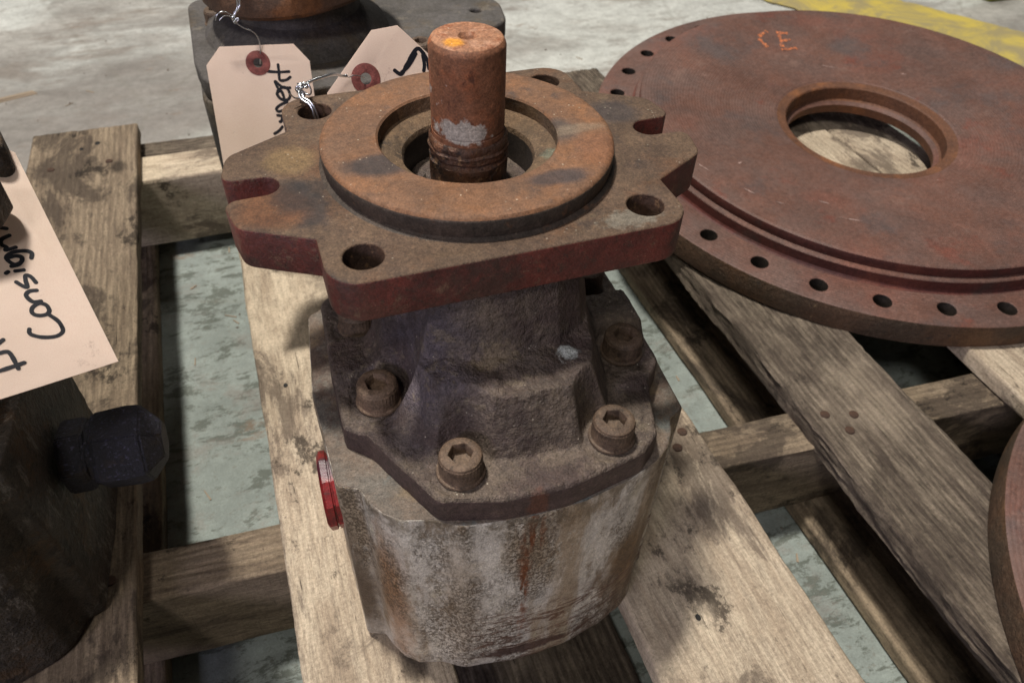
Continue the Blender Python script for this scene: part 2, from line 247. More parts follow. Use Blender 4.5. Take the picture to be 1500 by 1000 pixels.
# wood
def wood(name, light, mid, darkc, stain=.5, grain=.0005, ring=1.0, cracks=.5, axis=1):
    t = NT(name); t.co = t.rnd; FB = .75 if ring > 1 else .5
    def S_(k, a=1): return (k, a, k) if axis == 1 else (a, k, k)
    fib = t.noise(46, 10, .86, sc=S_(11), seed=3)                      # fine fibres
    fig = t.noise(8, 9, .8, sc=S_(5), dist=.5)                      # figure
    mot = t.noise(22, 9, .85, sc=S_(1.6), seed=6)                    # mottled dirt
    c = t.mix(t.step(fig, .36, .64), mid, light); c = t.mix(t.step(fib, .44, .62, 0, FB), c, darkc); c = t.mix(t.step(fib, .26, .42, .5, 0), c, light)
    rings = t.n('ShaderNodeTexWave', wave_type='BANDS', bands_direction='X' if axis == 1 else 'Y'); rings.inputs['Scale'].default_value = 46; rings.inputs['Distortion'].default_value = 7; rings.inputs['Detail'].default_value = 4
    rings.inputs['Detail Scale'].default_value = .8; rings.inputs['Detail Roughness'].default_value = .7; t.l(t.scaled(S_(1, .10)), rings.inputs[0])
    c = t.mix(t.math('MULTIPLY', t.step(rings.outputs[1], .35, .95), .3*ring), c, darkc)
    c = t.mix(t.step(mot, .50, .66, 0, .55), c, mid)
    big = t.noise(5.5, 9, .74, sc=S_(1.9), dist=.7, seed=8); c = t.mix(t.step(big, .50, .57, 0, stain), c, darkc)
    c = t.mix(t.step(t.noise(11, 9, .8, seed=9, sc=S_(1.5)), .56, .62, 0, stain+.1), c, tuple(x*.35 for x in darkc))
    c = t.mix(t.step(t.noise(4, 5, .7, seed=33, sc=S_(1.5)), .52, .64, 0, .55), c, tuple(min(1, x*1.28) for x in light))
    kn = t.voro(5.5, sc=S_(1.8), seed=2); kf = t.step(t.math('ADD', kn, t.math('MULTIPLY', t.math('SUBTRACT', mot, .5), .12)), .05, .12, .8, 0); c = t.mix(kf, c, tuple(x*.5 for x in darkc))
    cr = t.step(t.noise(16, 8, .72, sc=S_(26, .9), seed=14, dist=.3), .655, .675); cr = t.math('MULTIPLY', cr, cracks); c = t.mix(cr, c, tuple(x*.12 for x in darkc))
    sm = t.noise(60, 8, .85, sc=S_(.4, 9), seed=22); c = t.mix(t.step(sm, .54, .66, 0, .45), c, darkc)
    c = t.mix(t.step(t.noise(150, 6, .85, seed=41, sc=S_(1.5)), .57, .66, 0, .6), c, tuple(x*.6 for x in darkc))
    c = t.vary(c, 420, .22, 4, 3)
    p = t.bump(fib, grain*3); p = t.bump(rings.outputs[1], grain*1.4*ring, prev=p); p = t.bump(cr, -.0016, prev=p); p = t.bump(sm, .0004, prev=p); t.bump(t.noise(900, 3, .7, seed=4), .00025, prev=p)
    return t.done(c, .8, 0, .22)
for ax in (1, 0):
    M['wood_pale%d' % ax] = wood('pale_pine%d' % ax, srgb(204, 188, 164), srgb(172, 154, 132), srgb(92, 80, 70), .72, .0003, .5, .8, ax)
    M['wood_grey%d' % ax] = wood('weathered_oak%d' % ax, srgb(152, 138, 120), srgb(100, 88, 77), srgb(58, 49, 43), .42, .0008, 1.35, 1, ax)
    M['wood_mid%d' % ax] = wood('tan_deck_wood%d' % ax, srgb(164, 146, 122), srgb(124, 108, 90), srgb(64, 55, 48), .7, .0005, .9, .8, ax)
M['wood_bright'] = M['wood_pale0']

# floor
t = NT('worn_painted_concrete')
c = t.mix(t.step(t.noise(3.2, 8, .62, sc=(1, 1.8, 1), dist=.6), .35, .66), srgb(146, 142, 136), srgb(182, 179, 172))
c = t.mix(t.step(t.noise(2.0, 6, .6, sc=(1, 2, 1), seed=3, dist=1), .45, .62, 0, .8), c, srgb(208, 210, 204))
c = t.mix(t.step(t.noise(5, 7, .65, sc=(1, 2.4, 1), seed=5), .55, .68, 0, .65), c, srgb(140, 130, 120))
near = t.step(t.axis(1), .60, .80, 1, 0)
far_dark = t.blob((-330, 1010, 0), 260, .7, (.6, 1.3, 1), .5, 4); c = t.mix(t.math('MULTIPLY', far_dark, .75), c, srgb(122, 116, 110))
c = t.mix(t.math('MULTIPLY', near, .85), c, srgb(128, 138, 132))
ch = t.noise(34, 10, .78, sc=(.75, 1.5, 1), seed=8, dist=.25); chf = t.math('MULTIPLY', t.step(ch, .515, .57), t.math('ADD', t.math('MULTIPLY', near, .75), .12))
c = t.vary(c, 60, .12, 6); c = t.mix(t.math('MULTIPLY', chf, .85), c, srgb(78, 82, 72))
c = t.mix(t.step(t.noise(160, 5, .7, seed=12), .56, .66, 0, .5), c, srgb(112, 108, 98)); c = t.mix(t.step(t.noise(11, 9, .8, seed=52, sc=(1, 1.6, 1)), .52, .64, 0, .5), c, srgb(128, 120, 112)); c = t.vary(t.vary(c, 500, .14, 4), 26, .12, 8, 5)
c = t.mix(t.step(t.noise(7, 8, .8, seed=19, sc=(1,2,1)), .60, .68, 0, .6), c, srgb(128, 104, 84))
cr = t.voro(1.3, 'DISTANCE_TO_EDGE', seed=4); c = t.mix(t.step(cr, .002, .006, .16, 0), c, srgb(120, 116, 104))
p = t.bump(ch, .0006); t.bump(t.noise(500, 4, .7, seed=3), .0003, prev=p)
M['floor'] = t.done(c, .6, 0, .3)
t = NT('worn_yellow_paint'); f = t.step(t.noise(9, 8, .7, dist=.8, sc=(1,1,1)), .36, .60); c = t.mix(f, srgb(212, 190, 92), srgb(168, 154, 112)); c = t.mix(t.step(t.noise(5, 6, .7, seed=5), .58, .7, 0, .7), c, srgb(150, 140, 116))
M['yellow'] = t.done(c, .6)
M['splinter'] = NT('fresh_splinter_wood').done(srgb(150, 134, 114), .85)
t = NT('olive_plastic'); c = t.mix(t.step(t.noise(20, 4, .6, sc=(1,1,.1)), .4, .6), srgb(120, 124, 30), srgb(84, 84, 22)); M['olive'] = t.done(c, .4)
M['white'] = layered('pale_sheet_metal', srgb(214, 222, 218), srgb(200, 208, 206), [], rough=.4, base_scale=6, lump=(20, .0002), grain=(200, .0001))

# ------------------------------------------------------------------ helpers
def link(name, mesh, mats, parent=None, loc=None):
    o = bpy.data.objects.new(name, mesh); scn.collection.objects.link(o)
    for m in (mats if isinstance(mats, (list, tuple)) else [mats]): mesh.materials.append(M[m] if isinstance(m, str) else m)
    if parent is not None: o.parent = parent
    if loc is not None: o.location = loc
    return o
def thing(name, label, cat, loc_mm, group=None):
    o = bpy.data.objects.new(name, None); scn.collection.objects.link(o); o.location = V(*loc_mm); o.empty_display_size = .02
    o['label'] = label; o['category'] = cat
    if group: o['group'] = group
    return o
def mesh_from(name, vs, fs, smooth=40):
    me = bpy.data.meshes.new(name); me.from_pydata([tuple(c*S for c in v) for v in vs], [], fs)
    me.validate(); bm = bmesh.new(); bm.from_mesh(me); bmesh.ops.recalc_face_normals(bm, faces=bm.faces); bm.to_mesh(me); bm.free()
    shade(me, smooth); return me
def shade(me, ang=40):
    me.polygons.foreach_set('use_smooth', [True]*len(me.polygons)); me.set_sharp_from_angle(angle=math.radians(ang)); me.update()
def nz(x, y, z, sc): return noise.noise(Vector((x/sc, y/sc, z/sc)))
def round_poly(pts, n=6):
    """pts: (x, y, radius) -> polyline with arcs at the corners"""
    out = []; N = len(pts)
    for i in range(N):
        p = np.array(pts[i][:2], float); a = np.array(pts[i-1][:2], float); b = np.array(pts[(i+1) % N][:2], float); r = pts[i][2]
        u = (a-p)/np.linalg.norm(a-p); v = (b-p)/np.linalg.norm(b-p); ang = math.acos(max(-1, min(1, float(u@v))))
        if r <= 0 or ang > 3.1: out.append(tuple(p)); continue
        d = min(r/math.tan(ang/2), np.linalg.norm(a-p)*.49, np.linalg.norm(b-p)*.49); r = d*math.tan(ang/2)
        c = p+(u+v)/np.linalg.norm(u+v)*(r/math.sin(ang/2)); s0 = p+u*d-c; s1 = p+v*d-c
        a0 = math.atan2(s0[1], s0[0]); da = (math.atan2(s1[1], s1[0])-a0+math.pi) % (2*math.pi)-math.pi
        for k in range(n+1): out.append((c[0]+r*math.cos(a0+da*k/n), c[1]+r*math.sin(a0+da*k/n)))
    return out
def circle(cx, cy, r, n=48): return [(cx+r*math.cos(2*math.pi*i/n), cy+r*math.sin(2*math.pi*i/n)) for i in range(n)]
def plate(name, loops, z0, z1, bev=.8, side_index=None, ang=35):
    """flat plate with holes, rounded arrises; z in mm relative to the object"""
    cu = bpy.data.curves.new(name, 'CURVE'); cu.dimensions = '2D'; cu.fill_mode = 'BOTH'
    cu.extrude = ((z1-z0)/2-bev)*S; cu.bevel_depth = bev*S; cu.bevel_resolution = 2
    for lp in loops:
        sp = cu.splines.new('POLY'); sp.points.add(len(lp)-1); sp.use_cyclic_u = True
        for i, q in enumerate(lp): sp.points[i].co = (q[0]*S, q[1]*S, 0, 1)
    o = bpy.data.objects.new('tmp', cu); scn.collection.objects.link(o); dg = bpy.context.evaluated_depsgraph_get(); dg.update()
    me = bpy.data.meshes.new_from_object(o.evaluated_get(dg)); bpy.data.objects.remove(o); bpy.data.curves.remove(cu)
    me.materials.clear(); me.name = name
    bm = bmesh.new(); bm.from_mesh(me); bmesh.ops.remove_doubles(bm, verts=bm.verts, dist=1e-6); bmesh.ops.translate(bm, verts=bm.verts, vec=(0, 0, (z0+z1)/2*S)); bm.to_mesh(me); bm.free()
    if side_index is not None:
        for p in me.polygons: p.material_index = 0 if p.normal.z > .5 else side_index
    shade(me, ang); return me
def lathe(name, prof, seg=96, mat_of=None, ang=35, wob=0, close=False):
    vs = []; fs = []; mi = []
    for j, q in enumerate(prof):
        for i in range(seg):
            a = 2*math.pi*i/seg; r = q[0]
            if wob: r += nz(math.cos(a)*3, math.sin(a)*3, q[1]/6, 1)*wob
            vs.append((r*math.cos(a), r*math.sin(a), q[1]))
    m = len(prof)
    for j in range(m-1):
        for i in range(seg):
            k = (i+1) % seg; fs.append((j*seg+i, j*seg+k, (j+1)*seg+k, (j+1)*seg+i)); mi.append(prof[j][2] if len(prof[j]) > 2 else 0)
    if prof[0][0] > 0 and close: fs.append(tuple(range(seg))); mi.append(prof[0][2] if len(prof[0]) > 2 else 0)
    if close: fs.append(tuple((m-1)*seg+i for i in range(seg))); mi.append(prof[-1][2] if len(prof[-1]) > 2 else 0)
    me = bpy.data.meshes.new(name); me.from_pydata([tuple(c*S for c in v) for v in vs], [], fs)
    me.polygons.foreach_set('material_index', mi)
    bm = bmesh.new(); bm.from_mesh(me); bmesh.ops.remove_doubles(bm, verts=bm.verts, dist=1e-7); bmesh.ops.recalc_face_normals(bm, faces=bm.faces); bm.to_mesh(me); bm.free()
    shade(me, ang); return me
def tube(name, pts, r, mat, parent=None, res=3, cyc=False):
    cu = bpy.data.curves.new(name, 'CURVE'); cu.dimensions = '3D'; cu.bevel_depth = r*S; cu.bevel_resolution = res; cu.use_fill_caps = True; cu.resolution_u = 8
    sp = cu.splines.new('BEZIER'); sp.bezier_points.add(len(pts)-1); sp.use_cyclic_u = cyc
    for i, q in enumerate(pts):
        b = sp.bezier_points[i]; b.co = q if isinstance(q, Vector) else Vector([c*S for c in q]); b.handle_left_type = b.handle_right_type = 'AUTO'
    o = bpy.data.objects.new(name, cu); scn.collection.objects.link(o); dg = bpy.context.evaluated_depsgraph_get(); dg.update()
    me = bpy.data.meshes.new_from_object(o.evaluated_get(dg)); bpy.data.objects.remove(o); bpy.data.curves.remove(cu); me.materials.clear(); me.name = name
    shade(me, 60); return link(name, me, mat, parent)

# polygon signed distance (numpy, negative inside)
def psdf(P, poly):
    poly = np.array(poly, float); A = poly; B = np.roll(poly, -1, 0); d = np.full(len(P), 1e9); ins = np.zeros(len(P), bool)
    for a, b in zip(A, B):
        e = b-a; w_ = P-a; h = np.clip((w_@e)/(e@e), 0, 1); q = w_-np.outer(h, e); d = np.minimum(d, (q**2).sum(1))
        c = ((a[1] > P[:, 1]) != (b[1] > P[:, 1])); x = (b[0]-a[0])*(P[:, 1]-a[1])/((b[1]-a[1]) or 1e-9)+a[0]; ins ^= c & (P[:, 0] < x)
    d = np.sqrt(d); d[ins] *= -1; return d
def smax(a, b, k): h = np.clip(.5+.5*(a-b)/k, 0, 1); return b+(a-b)*h+k*h*(1-h)
def smin(a, b, k): return -smax(-a, -b, k)
def resample(poly, n):
    P = np.array(poly); Q = np.vstack([P, P[:1]]); L = np.r_[0, np.cumsum(np.linalg.norm(np.diff(Q, axis=0), axis=1))]
    s_ = np.linspace(0, L[-1], n, endpoint=False); return np.c_[np.interp(s_, L, Q[:, 0]), np.interp(s_, L, Q[:, 1])]

# ------------------------------------------------------------------ the setting: floor
def floor_mesh():
    vs = [(-6000, -6000, 0), (6000, -6000, 0), (6000, 9000, 0), (-6000, 9000, 0)]; return mesh_from('floor', vs, [(0, 1, 2, 3)])
fo = link('floor', floor_mesh(), 'floor'); fo['kind'] = 'structure'
ym = mesh_from('yellow_floor_line', [(930, 1330, .004), (1400, 600, .004), (1560, 730, .004), (1700, 1020, .004), (1320, 1400, .004)], [(0, 1, 2, 3, 4)])
random.seed(9)
def ragged(p, q, n, amp):
    out = []
    for i in range(n): f = i/n; out.append((p[0]+(q[0]-p[0])*f+random.uniform(-amp, amp), p[1]+(q[1]-p[1])*f+random.uniform(-amp, amp)))
    return out
line = ragged((960, 1330), (1430, 560), 60, 7)+ragged((1430, 560), (1620, 690), 10, 7)+ragged((1620, 690), (1150, 1460), 60, 7)+ragged((1150, 1460), (960, 1330), 10, 7)
ym = mesh_from('yellow_floor_line', [(x, y, 4) for x, y in line], [tuple(range(len(line)))])
yo = link('yellow_floor_line', ym, 'yellow'); yo['kind'] = 'structure'

# ------------------------------------------------------------------ the pallet
pal = thing('wooden_pallet', 'worn open-slatted wooden pallet under the pumps and rusty discs', 'pallet', (180, 0, -FLOOR))
PL = (180, 0, -FLOOR)
def board(name, x0, x1, y0, y1, ztop, th, mat, seed, amp=.35, wav=1.5, rot=0, along=1, rag=0.0, bend=0.0, tw=0.0):
    """sawn board as a worn box; geometry about its own centre, long axis along `along`"""
    cx, cy = (x0+x1)/2, (y0+y1)/2; Lx, Ly = x1-x0, y1-y0
    W, L = (Lx, Ly) if along == 1 else (Ly, Lx)
    nl = max(12, min(260, int(L/6))); nw = max(8, int(W/3.2)); nt = max(4, int(th/3.2)); rr = 1.6
    sec = [(-W/2+rr+(W-2*rr)*i/nw, 0, 0) for i in range(nw+1)]+[(W/2, -rr-(th-2*rr)*i/nt, 1) for i in range(nt+1)]
    sec += [(W/2-rr-(W-2*rr)*i/4, -th, 2) for i in range(5)]+[(-W/2, -th+rr+(th-2*rr)*i/nt, 3) for i in range(nt+1)]
    vs = []; fs = []; m = len(sec)
    for j in range(nl+1):
        l = -L/2+L*j/nl; e = (1 if l < 0 else -1) if j in (0, nl) else 0
        for (a, b, kf) in sec:
            g = nz(a*1.0, l*.055, seed*17.3+b, 2.6)*amp + nz(a, l*.12, seed*5.1+b, 14)*amp*1.2 + nz(seed*9., l*.3, b, 90)*.7
            off = nz(seed*3.7+(50 if a > 0 else 0), l, b*.4, 60)*wav + nz(seed*7.7+(90 if a > 0 else 0), l, b, 8)*(wav*.25+rag*.6)
            aa = a+off*(abs(a)/(W/2))+bend*math.sin((l/L+.5)*math.pi); bb = b+(g if kf in (0, 2) else 0)
            if kf in (1, 3): aa += nz(b*1.3, l*.06, seed, 2.5)*(amp+rag)
            ll = l+(nz(a, b, seed*2.2+j, 6)*1.6 if j in (0, nl) else 0)
            bb += tw*a*(l/L)
            vs.append((aa, ll, bb) if along == 1 else (ll, -aa, bb))
    for j in range(nl):
        for i in range(m): k = (i+1) % m; fs.append((j*m+i, j*m+k, (j+1)*m+k, (j+1)*m+i))
    fs += [tuple(range(m)), tuple(range(nl*m, nl*m+m))]
    me = mesh_from(name, vs, fs, 50); o = link(name, me, mat, pal); o.location = ((cx-PL[0])*S, (cy-PL[1])*S, (ztop+FLOOR)*S); o.rotation_euler.z = rot; return o
TOP, TH = -310, 18
board('deck_board', -378, -253, -660, 680, TOP, TH, 'wood_mid1', 1, .30, 1.3)
board('deck_board', -151, -54, -660, 672, TOP, TH, 'wood_pale1', 2, .22, 1.4, rot=0)
board('deck_board', 73, 203, -660, 676, TOP, TH, 'wood_pale1', 3, .30, 2.2)
b_ = board('deck_board', 303, 410, -660, 670, TOP, TH+6, 'wood_grey1', 4, .9, 3.0, rag=1.2); b_['label'] = 'grey coarse-grained weathered board'
board('deck_board', 508, 640, -660, 678, TOP, TH, 'wood_pale1', 5, .3, 1.5)
board('deck_board', 644, 738, -660, 678, TOP, TH, 'wood_pale1', 6, .3, 1.5)
RS = math.radians(-3.4)
board('stringer', -378, 738, -40, 2, TOP-TH-1, 95, 'wood_mid0', 11, .3, 1.2, rot=RS, along=0)
board('stringer', -378, 738, 563, 624, TOP-TH-1, 95, 'wood_pale0', 12, .25, 1.2, along=0)
board('stringer', -378, 738, -660, -618, TOP-TH-1, 95, 'wood_mid0', 13, .3, 1.2, along=0)
b_ = board('bark_edged_rail', -378, 300, 626, 672, TOP-TH-9, 80, 'wood_grey0', 14, 1.8, 4, along=0, rag=2); b_['label'] = 'dark bark-edged rail at the end of the pallet'
for i, (a, b) in enumerate(((-378, -264), (-72, 96), (316, 420), (426, 516), (640, 738))):  # second widened, fourth added, both in darker wood to blacken the shaded gaps
    board('bottom_board', a, b, -658, 668, -425.5, 17, 'wood_grey1' if i in (1, 3) else 'wood_mid1', 20+i, .3, 1.2)
# nails
nail = lathe('nail', [(0.01, 1.0), (2.6, .8), (3.0, .2), (2.8, -1.2)], 14, close=True)
for i, (x, y) in enumerate(((176, -22), (188, -8), (100, -25), (320, -30), (345, -38), (330, -52), (-90, -14), (-270, -2), (-360, 6), (-285, 590), (-350, 588), (350, 588), (115, 592), (180, 588))):
    o = link('nail', nail.copy() if False else nail, [] , pal); o.location = ((x-PL[0])*S, (y-PL[1])*S, (TOP+FLOOR+.45)*S); o.scale = (1.45, 1.45, 1)
nail.materials.append(M['screw'])
hole = lathe('nail_hole', [(0.01, .05), (3.4, .1), (4.2, -.6)], 12, close=True); hole.materials.append(M['dark_hole'])
nail.materials[0] = M['hole_rust']
for x, y, sx in ((-112, 12, .9), (-113, -2, .7), (-128, 150, .5), (118, -160, .5), (-300, 640, .8), (-318, 630, .6)):
    o = link('nail_hole', hole, [], pal); o.location = ((x-PL[0])*S, (y-PL[1])*S, (TOP+FLOOR+.5)*S); o.scale = (sx, sx*1.3, 1)

# ------------------------------------------------------------------ pumps
def flange_outline():
    q = [(88, -88, 15), (88, -51, 2), (122, -32.5, 10), (126.5, -10.4, 5), (108, -9.8, 0)]
    slot = [(108-9.8*math.sin(a), -9.8*math.cos(a), 0) for a in np.linspace(0, math.pi, 13)[1:-1]]
    q2 = [(x, -y, r) for x, y, r in q][::-1]
    right = q+slot+q2
    left = [(-x, y, r) for x, y, r in right][::-1]
    return round_poly(right+left, 6)
OUT = [(x*.987, y*.985) for x, y in flange_outline()]
DL = -0.042      # the cover and body sit turned a little against the flange
def rot2(x, y, a=DL): return (x*math.cos(a)-y*math.sin(a), x*math.sin(a)+y*math.cos(a))
cover_out = [(-91, -40, 12), (-90, -80, 5), (-78.5, -90, 9), (-52, -138, 7), (-20, -146.5, 30), (14, -147.5, 30), (58, -138, 9), (70, -128, 6), (80, -94, 9), (93.5, -78, 6), (94, -40, 12), (94, 8, 8), (92, 22, 5), (82, 34, 8), (56, 70, 8), (0, 78, 30), (-50, 70, 8), (-76, 34, 8), (-90, 22, 5)]
body_out = [(-99, -103.5, 3), (-88, -108, 3), (-84.5, -117, 5), (-79, -126, 5), (-70, -133, 6), (-56, -136.5, 8), (-42, -144.5, 8), (-8, -148.5, 40), (24, -147.5, 40), (52, -141, 12), (72, -133, 8), (81, -126, 6), (87, -117, 5), (90.5, -108, 3), (101, -103, 3), (104, -36, 20), (101, 31, 5), (91, 38, 4), (84, 52, 6), (60, 66, 10), (24, 76, 30), (-20, 76, 30), (-58, 66, 10), (-80, 52, 6), (-88, 38, 4), (-99, 32, 5), (-104, -36, 20)]
SCREWS = [(-37, -124), (45, -124), (-68.5, -66.5), (74.5, -66.8), (-70, -5), (75, -5), (-37, 52), (45, 52)]
def H(P):
    x, y = P[:, 0], P[:, 1]; base = -116.0
    lev = lambda poly, top, sl, r=0: top-sl*np.maximum(0, psdf(P, poly)-r)
    h = np.full(len(P), base)
    # low pads between the screw seats
    for sx in (-1, 1):
        cx = 3
        pad = [(cx+sx*93, -50), (cx+sx*93, -24), (cx+sx*60, -16), (cx+sx*40, -40), (cx+sx*56, -52)]
        h = smax(h, lev(pad, base+8, 1.2), 4)
        pad2 = [(cx+sx*70, -97), (cx+sx*80, -90), (cx+sx*60, -80), (cx+sx*50, -92)]
        h = smax(h, lev(pad2, base+4, .8), 4)
    # gear-chamber bulge in front, a flat-topped nose
    nose = [(-42, -96), (-30, -107), (-8, -112.5), (22, -113), (37, -105), (45, -84), (54, -40), (-52, -40), (-48, -80)]
    top = -80.0+0.05*(y+100)-0.03*x
    d = np.maximum(0, psdf(P, nose)); h = smax(h, top-np.where(d < 13, d*2.7, 13*2.7+(d-13)*.6), 3.5)
    # shoulders to both sides
    sh = [(-56, -66), (-62, 0), (-50, 40), (54, 40), (58, 0), (54, -56), (46, -72), (-46, -82)]
    h = smax(h, lev(sh, -90, 2.2), 9)
    # neck carrying the flange
    neck = [(-47, -60), (-38, -72), (-22, -78.5), (2, -80.5), (24, -78), (38, -69), (47, -52), (52, 0), (46, 60), (-50, 60), (-56, 0), (-54, -40)]
    d = np.maximum(0, psdf(P, neck)); h = smax(h, np.minimum(-30, -30-d*7.5), 5)
    # left web running down from the neck
    web = [(-56, -40), (-52, -88), (-38, -98), (-40, -40)]
    h = smax(h, lev(web, -92, 1.5)+.35*(y+80)*0, 8)
    # screw seats
    for sx, sy in SCREWS:
        r = np.hypot(x-sx, y-sy); h = np.where(r < 30, smin(h, base+np.maximum(0, r-16.0)*4.5, 2.5), h)
    return h
def cover_mesh():
    C = np.array([2., -36.]); O = resample(round_poly(cover_out, 5), 420); ns = 120; fr_ = np.linspace(0, 1, ns+1)[1:]
    pts = [C]; 
    for f in fr_: pts += list(C+(O-C)*f)
    P = np.array(pts); z = H(P); dist = -psdf(P, O); r = 2.2
    dd = np.clip(dist, 0, r); z2 = z-(r-np.sqrt(np.maximum(0, r*r-(r-dd)**2)))
    vs = []
    for i, (p, zz) in enumerate(zip(P, z2)):
        k = nz(p[0], p[1], 3, 11)*.6+nz(p[0], p[1], 9, 3.2)*.4; wl = min(1, max(0, (zz+112)/12)); k += wl*(nz(p[0], p[1], 21, 19)*3.2+nz(p[0], p[1], 33, 8)*.9)
        vs.append((*rot2(p[0], p[1]), zz+k))
    n = 420; fs = [(0, 1+i, 1+(i+1) % n) for i in range(n)]
    for j in range(ns-1):
        a = 1+j*n; b = a+n; fs += [(a+i, b+i, b+(i+1) % n, a+(i+1) % n) for i in range(n)]
    last = 1+(ns-1)*n; N = len(O); T = np.roll(O, -1, 0)-np.roll(O, 1, 0); T /= np.linalg.norm(T, axis=1)[:, None]; Nn = np.c_[T[:, 1], -T[:, 0]]
    nt = len(fs)
    for j, (zz, of) in enumerate(((-120, .2), (-124, .2), (-128, .3), (-131.5, .5), (-134.3, .2))):
        for i in range(n):
            p = O[i]+Nn[i]*(of+nz(O[i][0], O[i][1], zz, 7)*.4); zb = vs[last+i][2]
            vs.append((*rot2(*p), zz))
        a = last+j*n; b = a+n; fs += [(a+i, b+i, b+(i+1) % n, a+(i+1) % n) for i in range(n)]
    me = mesh_from('front_cover', vs, fs, 60)
    for k, p in enumerate(me.polygons):
        if k >= nt: p.material_index = 1
    return me
def body_mesh(z0, z1):
    O = resample(round_poly(body_out, 5), 460); n = len(O); C = np.array([1., -36.])
    T = np.roll(O, -1, 0)-np.roll(O, 1, 0); T /= np.linalg.norm(T, axis=1)[:, None]; Nn = np.c_[T[:, 1], -T[:, 0]]
    vs = []; fs = []; rings = []
    def ring(of, z, amp, sc=1.0):
        rings.append(len(vs))
        for i in range(n):
            p = C+(O[i]-C)*sc+Nn[i]*(of+nz(O[i][0], O[i][1], z, 13)*amp+nz(O[i][0], O[i][1], z, 4)*amp*.4); vs.append((*rot2(*p), z))
    ring(-1.2, z0, 0, .4); ring(-1.2, z0, 0, .85); ring(-1.3, z0, .1); ring(-.4, z0-.4, .2); ring(0, z0-1.4, .3)
    for z in np.linspace(z0-5, z1+14, 34): ring(0, z, .55)
    # foot: the groove fills in near the bottom and the edge turns under
    for z, of in ((z1+9, .6), (z1+5, .4), (z1+2, -1), (z1+.3, -4), (z1, -9)): ring(of, z, .6)
    for a, b in zip(rings, rings[1:]): fs += [(a+i, b+i, b+(i+1) % n, a+(i+1) % n) for i in range(n)]
    fs += [tuple(range(n)), tuple(rings[-1]+i for i in range(n))]
    me = mesh_from('pump_body', vs, fs, 55)
    for p in me.polygons: p.material_index = 1 if p.normal.z > .6 else 0
    return me
def screw_mesh(r=11.0, h=14.0, hexr=6.2, fill=5.5):
    n = 72; vs = []; fs = []
    hx = lambda a: hexr*math.cos(math.pi/6)/math.cos(((a+math.pi/6) % (math.pi/3))-math.pi/6)
    prof = [('c', 12.6, 0), ('c', 12.4, 1.0), ('c', 11.3, 1.5), ('k', r, 2.0), ('k', r, h-2.6), ('c', r-.3, h-2.2), ('c', r-.5, h-1.0), ('c', r-1.6, h-.1), ('c', r-3.0, h), ('h', 1.07, h), ('h', 1.0, h-.7), ('h', .97, h-fill-1)]
    for kind, rr, z in prof:
        for i in range(n):
            a = 2*math.pi*i/n; q = hx(a)*rr if kind == 'h' else rr+((.28 if i % 2 else -.1) if kind == 'k' else 0)
            vs.append((q*math.cos(a), q*math.sin(a), z+nz(math.cos(a)*4, math.sin(a)*4, z, 2)*.15))
    for j in range(len(prof)-1):
        for i in range(n): k = (i+1) % n; fs.append((j*n+i, j*n+k, (j+1)*n+k, (j+1)*n+i))
    c = len(vs); vs.append((0, 0, h-fill-1.6)); a = (len(prof)-1)*n; fs += [(a+i, a+(i+1) % n, c) for i in range(n)]
    return mesh_from('cap_screw', vs, fs, 38)
SCR = screw_mesh(); SCR.materials.append(M['screw'])
FL = plate('mounting_flange', [OUT, circle(0, 0, 48.2, 80)]+[circle(a*70, b*69.5, 10.6, 40) for a in (-1, 1) for b in (-1, 1)], -35.4, -12.7, 1.3, 1)
for p_ in FL.polygons:
    c_ = p_.center/S; q_ = min(math.hypot(abs(c_.x)-70, abs(c_.y)-69.5), math.hypot(c_.x, c_.y)-36)
    if p_.material_index == 1 and q_ < 12.5: p_.material_index = 2
for k_ in ('flange_top', 'flange_side', 'hole_rust'): FL.materials.append(M[k_])
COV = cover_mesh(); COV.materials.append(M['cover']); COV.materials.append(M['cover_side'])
# --- the main pump
P0 = (0, 0, -310)
pump = thing('gear_pump', 'rusty upright hydraulic gear pump with bare shaft and square four-hole flange, centre', 'pump', P0)
PZ = (0-P0[2])*S
def part(name, me, mats, parent, z=PZ, x=0, y=0, rz=0):
    o = link(name, me, mats, parent, (x, y, z)); o.rotation_euler.z = rz; return o
fl = part('mounting_flange', FL, [], pump)
part('pilot_ring', lathe('pilot_ring', [(46.5, -9.5, 2), (46.6, -1.2, 0), (47.6, -.2, 0), (50, 0, 0), (60, .15, 0), (72, 0, 0), (74.6, -.5, 0), (76.0, -1.9, 1), (76.3, -3.2, 1), (76.0, -8, 1), (75.4, -11.4, 1), (77.4, -12.6, 1), (80, -13.6, 1)], 160, wob=.25), ['pilot', 'pilot_side', 'recess'], pump)
part('bearing_recess', lathe('bearing_recess', [(46.9, -8.2), (42, -9.2), (37.5, -10.2), (35.2, -11.4), (34.2, -14, 1), (33.8, -40, 1)], 96, wob=.5), ['recess', 'dark_bore'], pump)
part('shaft_seal', lathe('shaft_seal', [(33.9, -33), (30, -34), (26, -31), (22, -33), (20.4, -36), (20.2, -44)], 64, wob=.3), 'dark_bore', pump)
sp = [(0.01, 44.6), (1.6, 45.4), (3.0, 48.2), (3.6, 49.0), (4.6, 50.2), (9, 50.35), (16.2, 50.3), (17.3, 49.7, 1), (18.5, 47.7, 1), (18.8, 46.6, 1)]
sp += [(18.8, z, 1) for z in range(42, 6, -4)]+[(18.8, 5.4, 1), (18.3, 5.0, 1), (18.3, 4.4, 1), (18.85, 4.0, 1), (18.9, 0, 1), (19.0, -4.4, 1)]
sh = part('drive_shaft', lathe('drive_shaft', sp, 96, wob=.06), ['shaft_end', 'shaft'], pump)
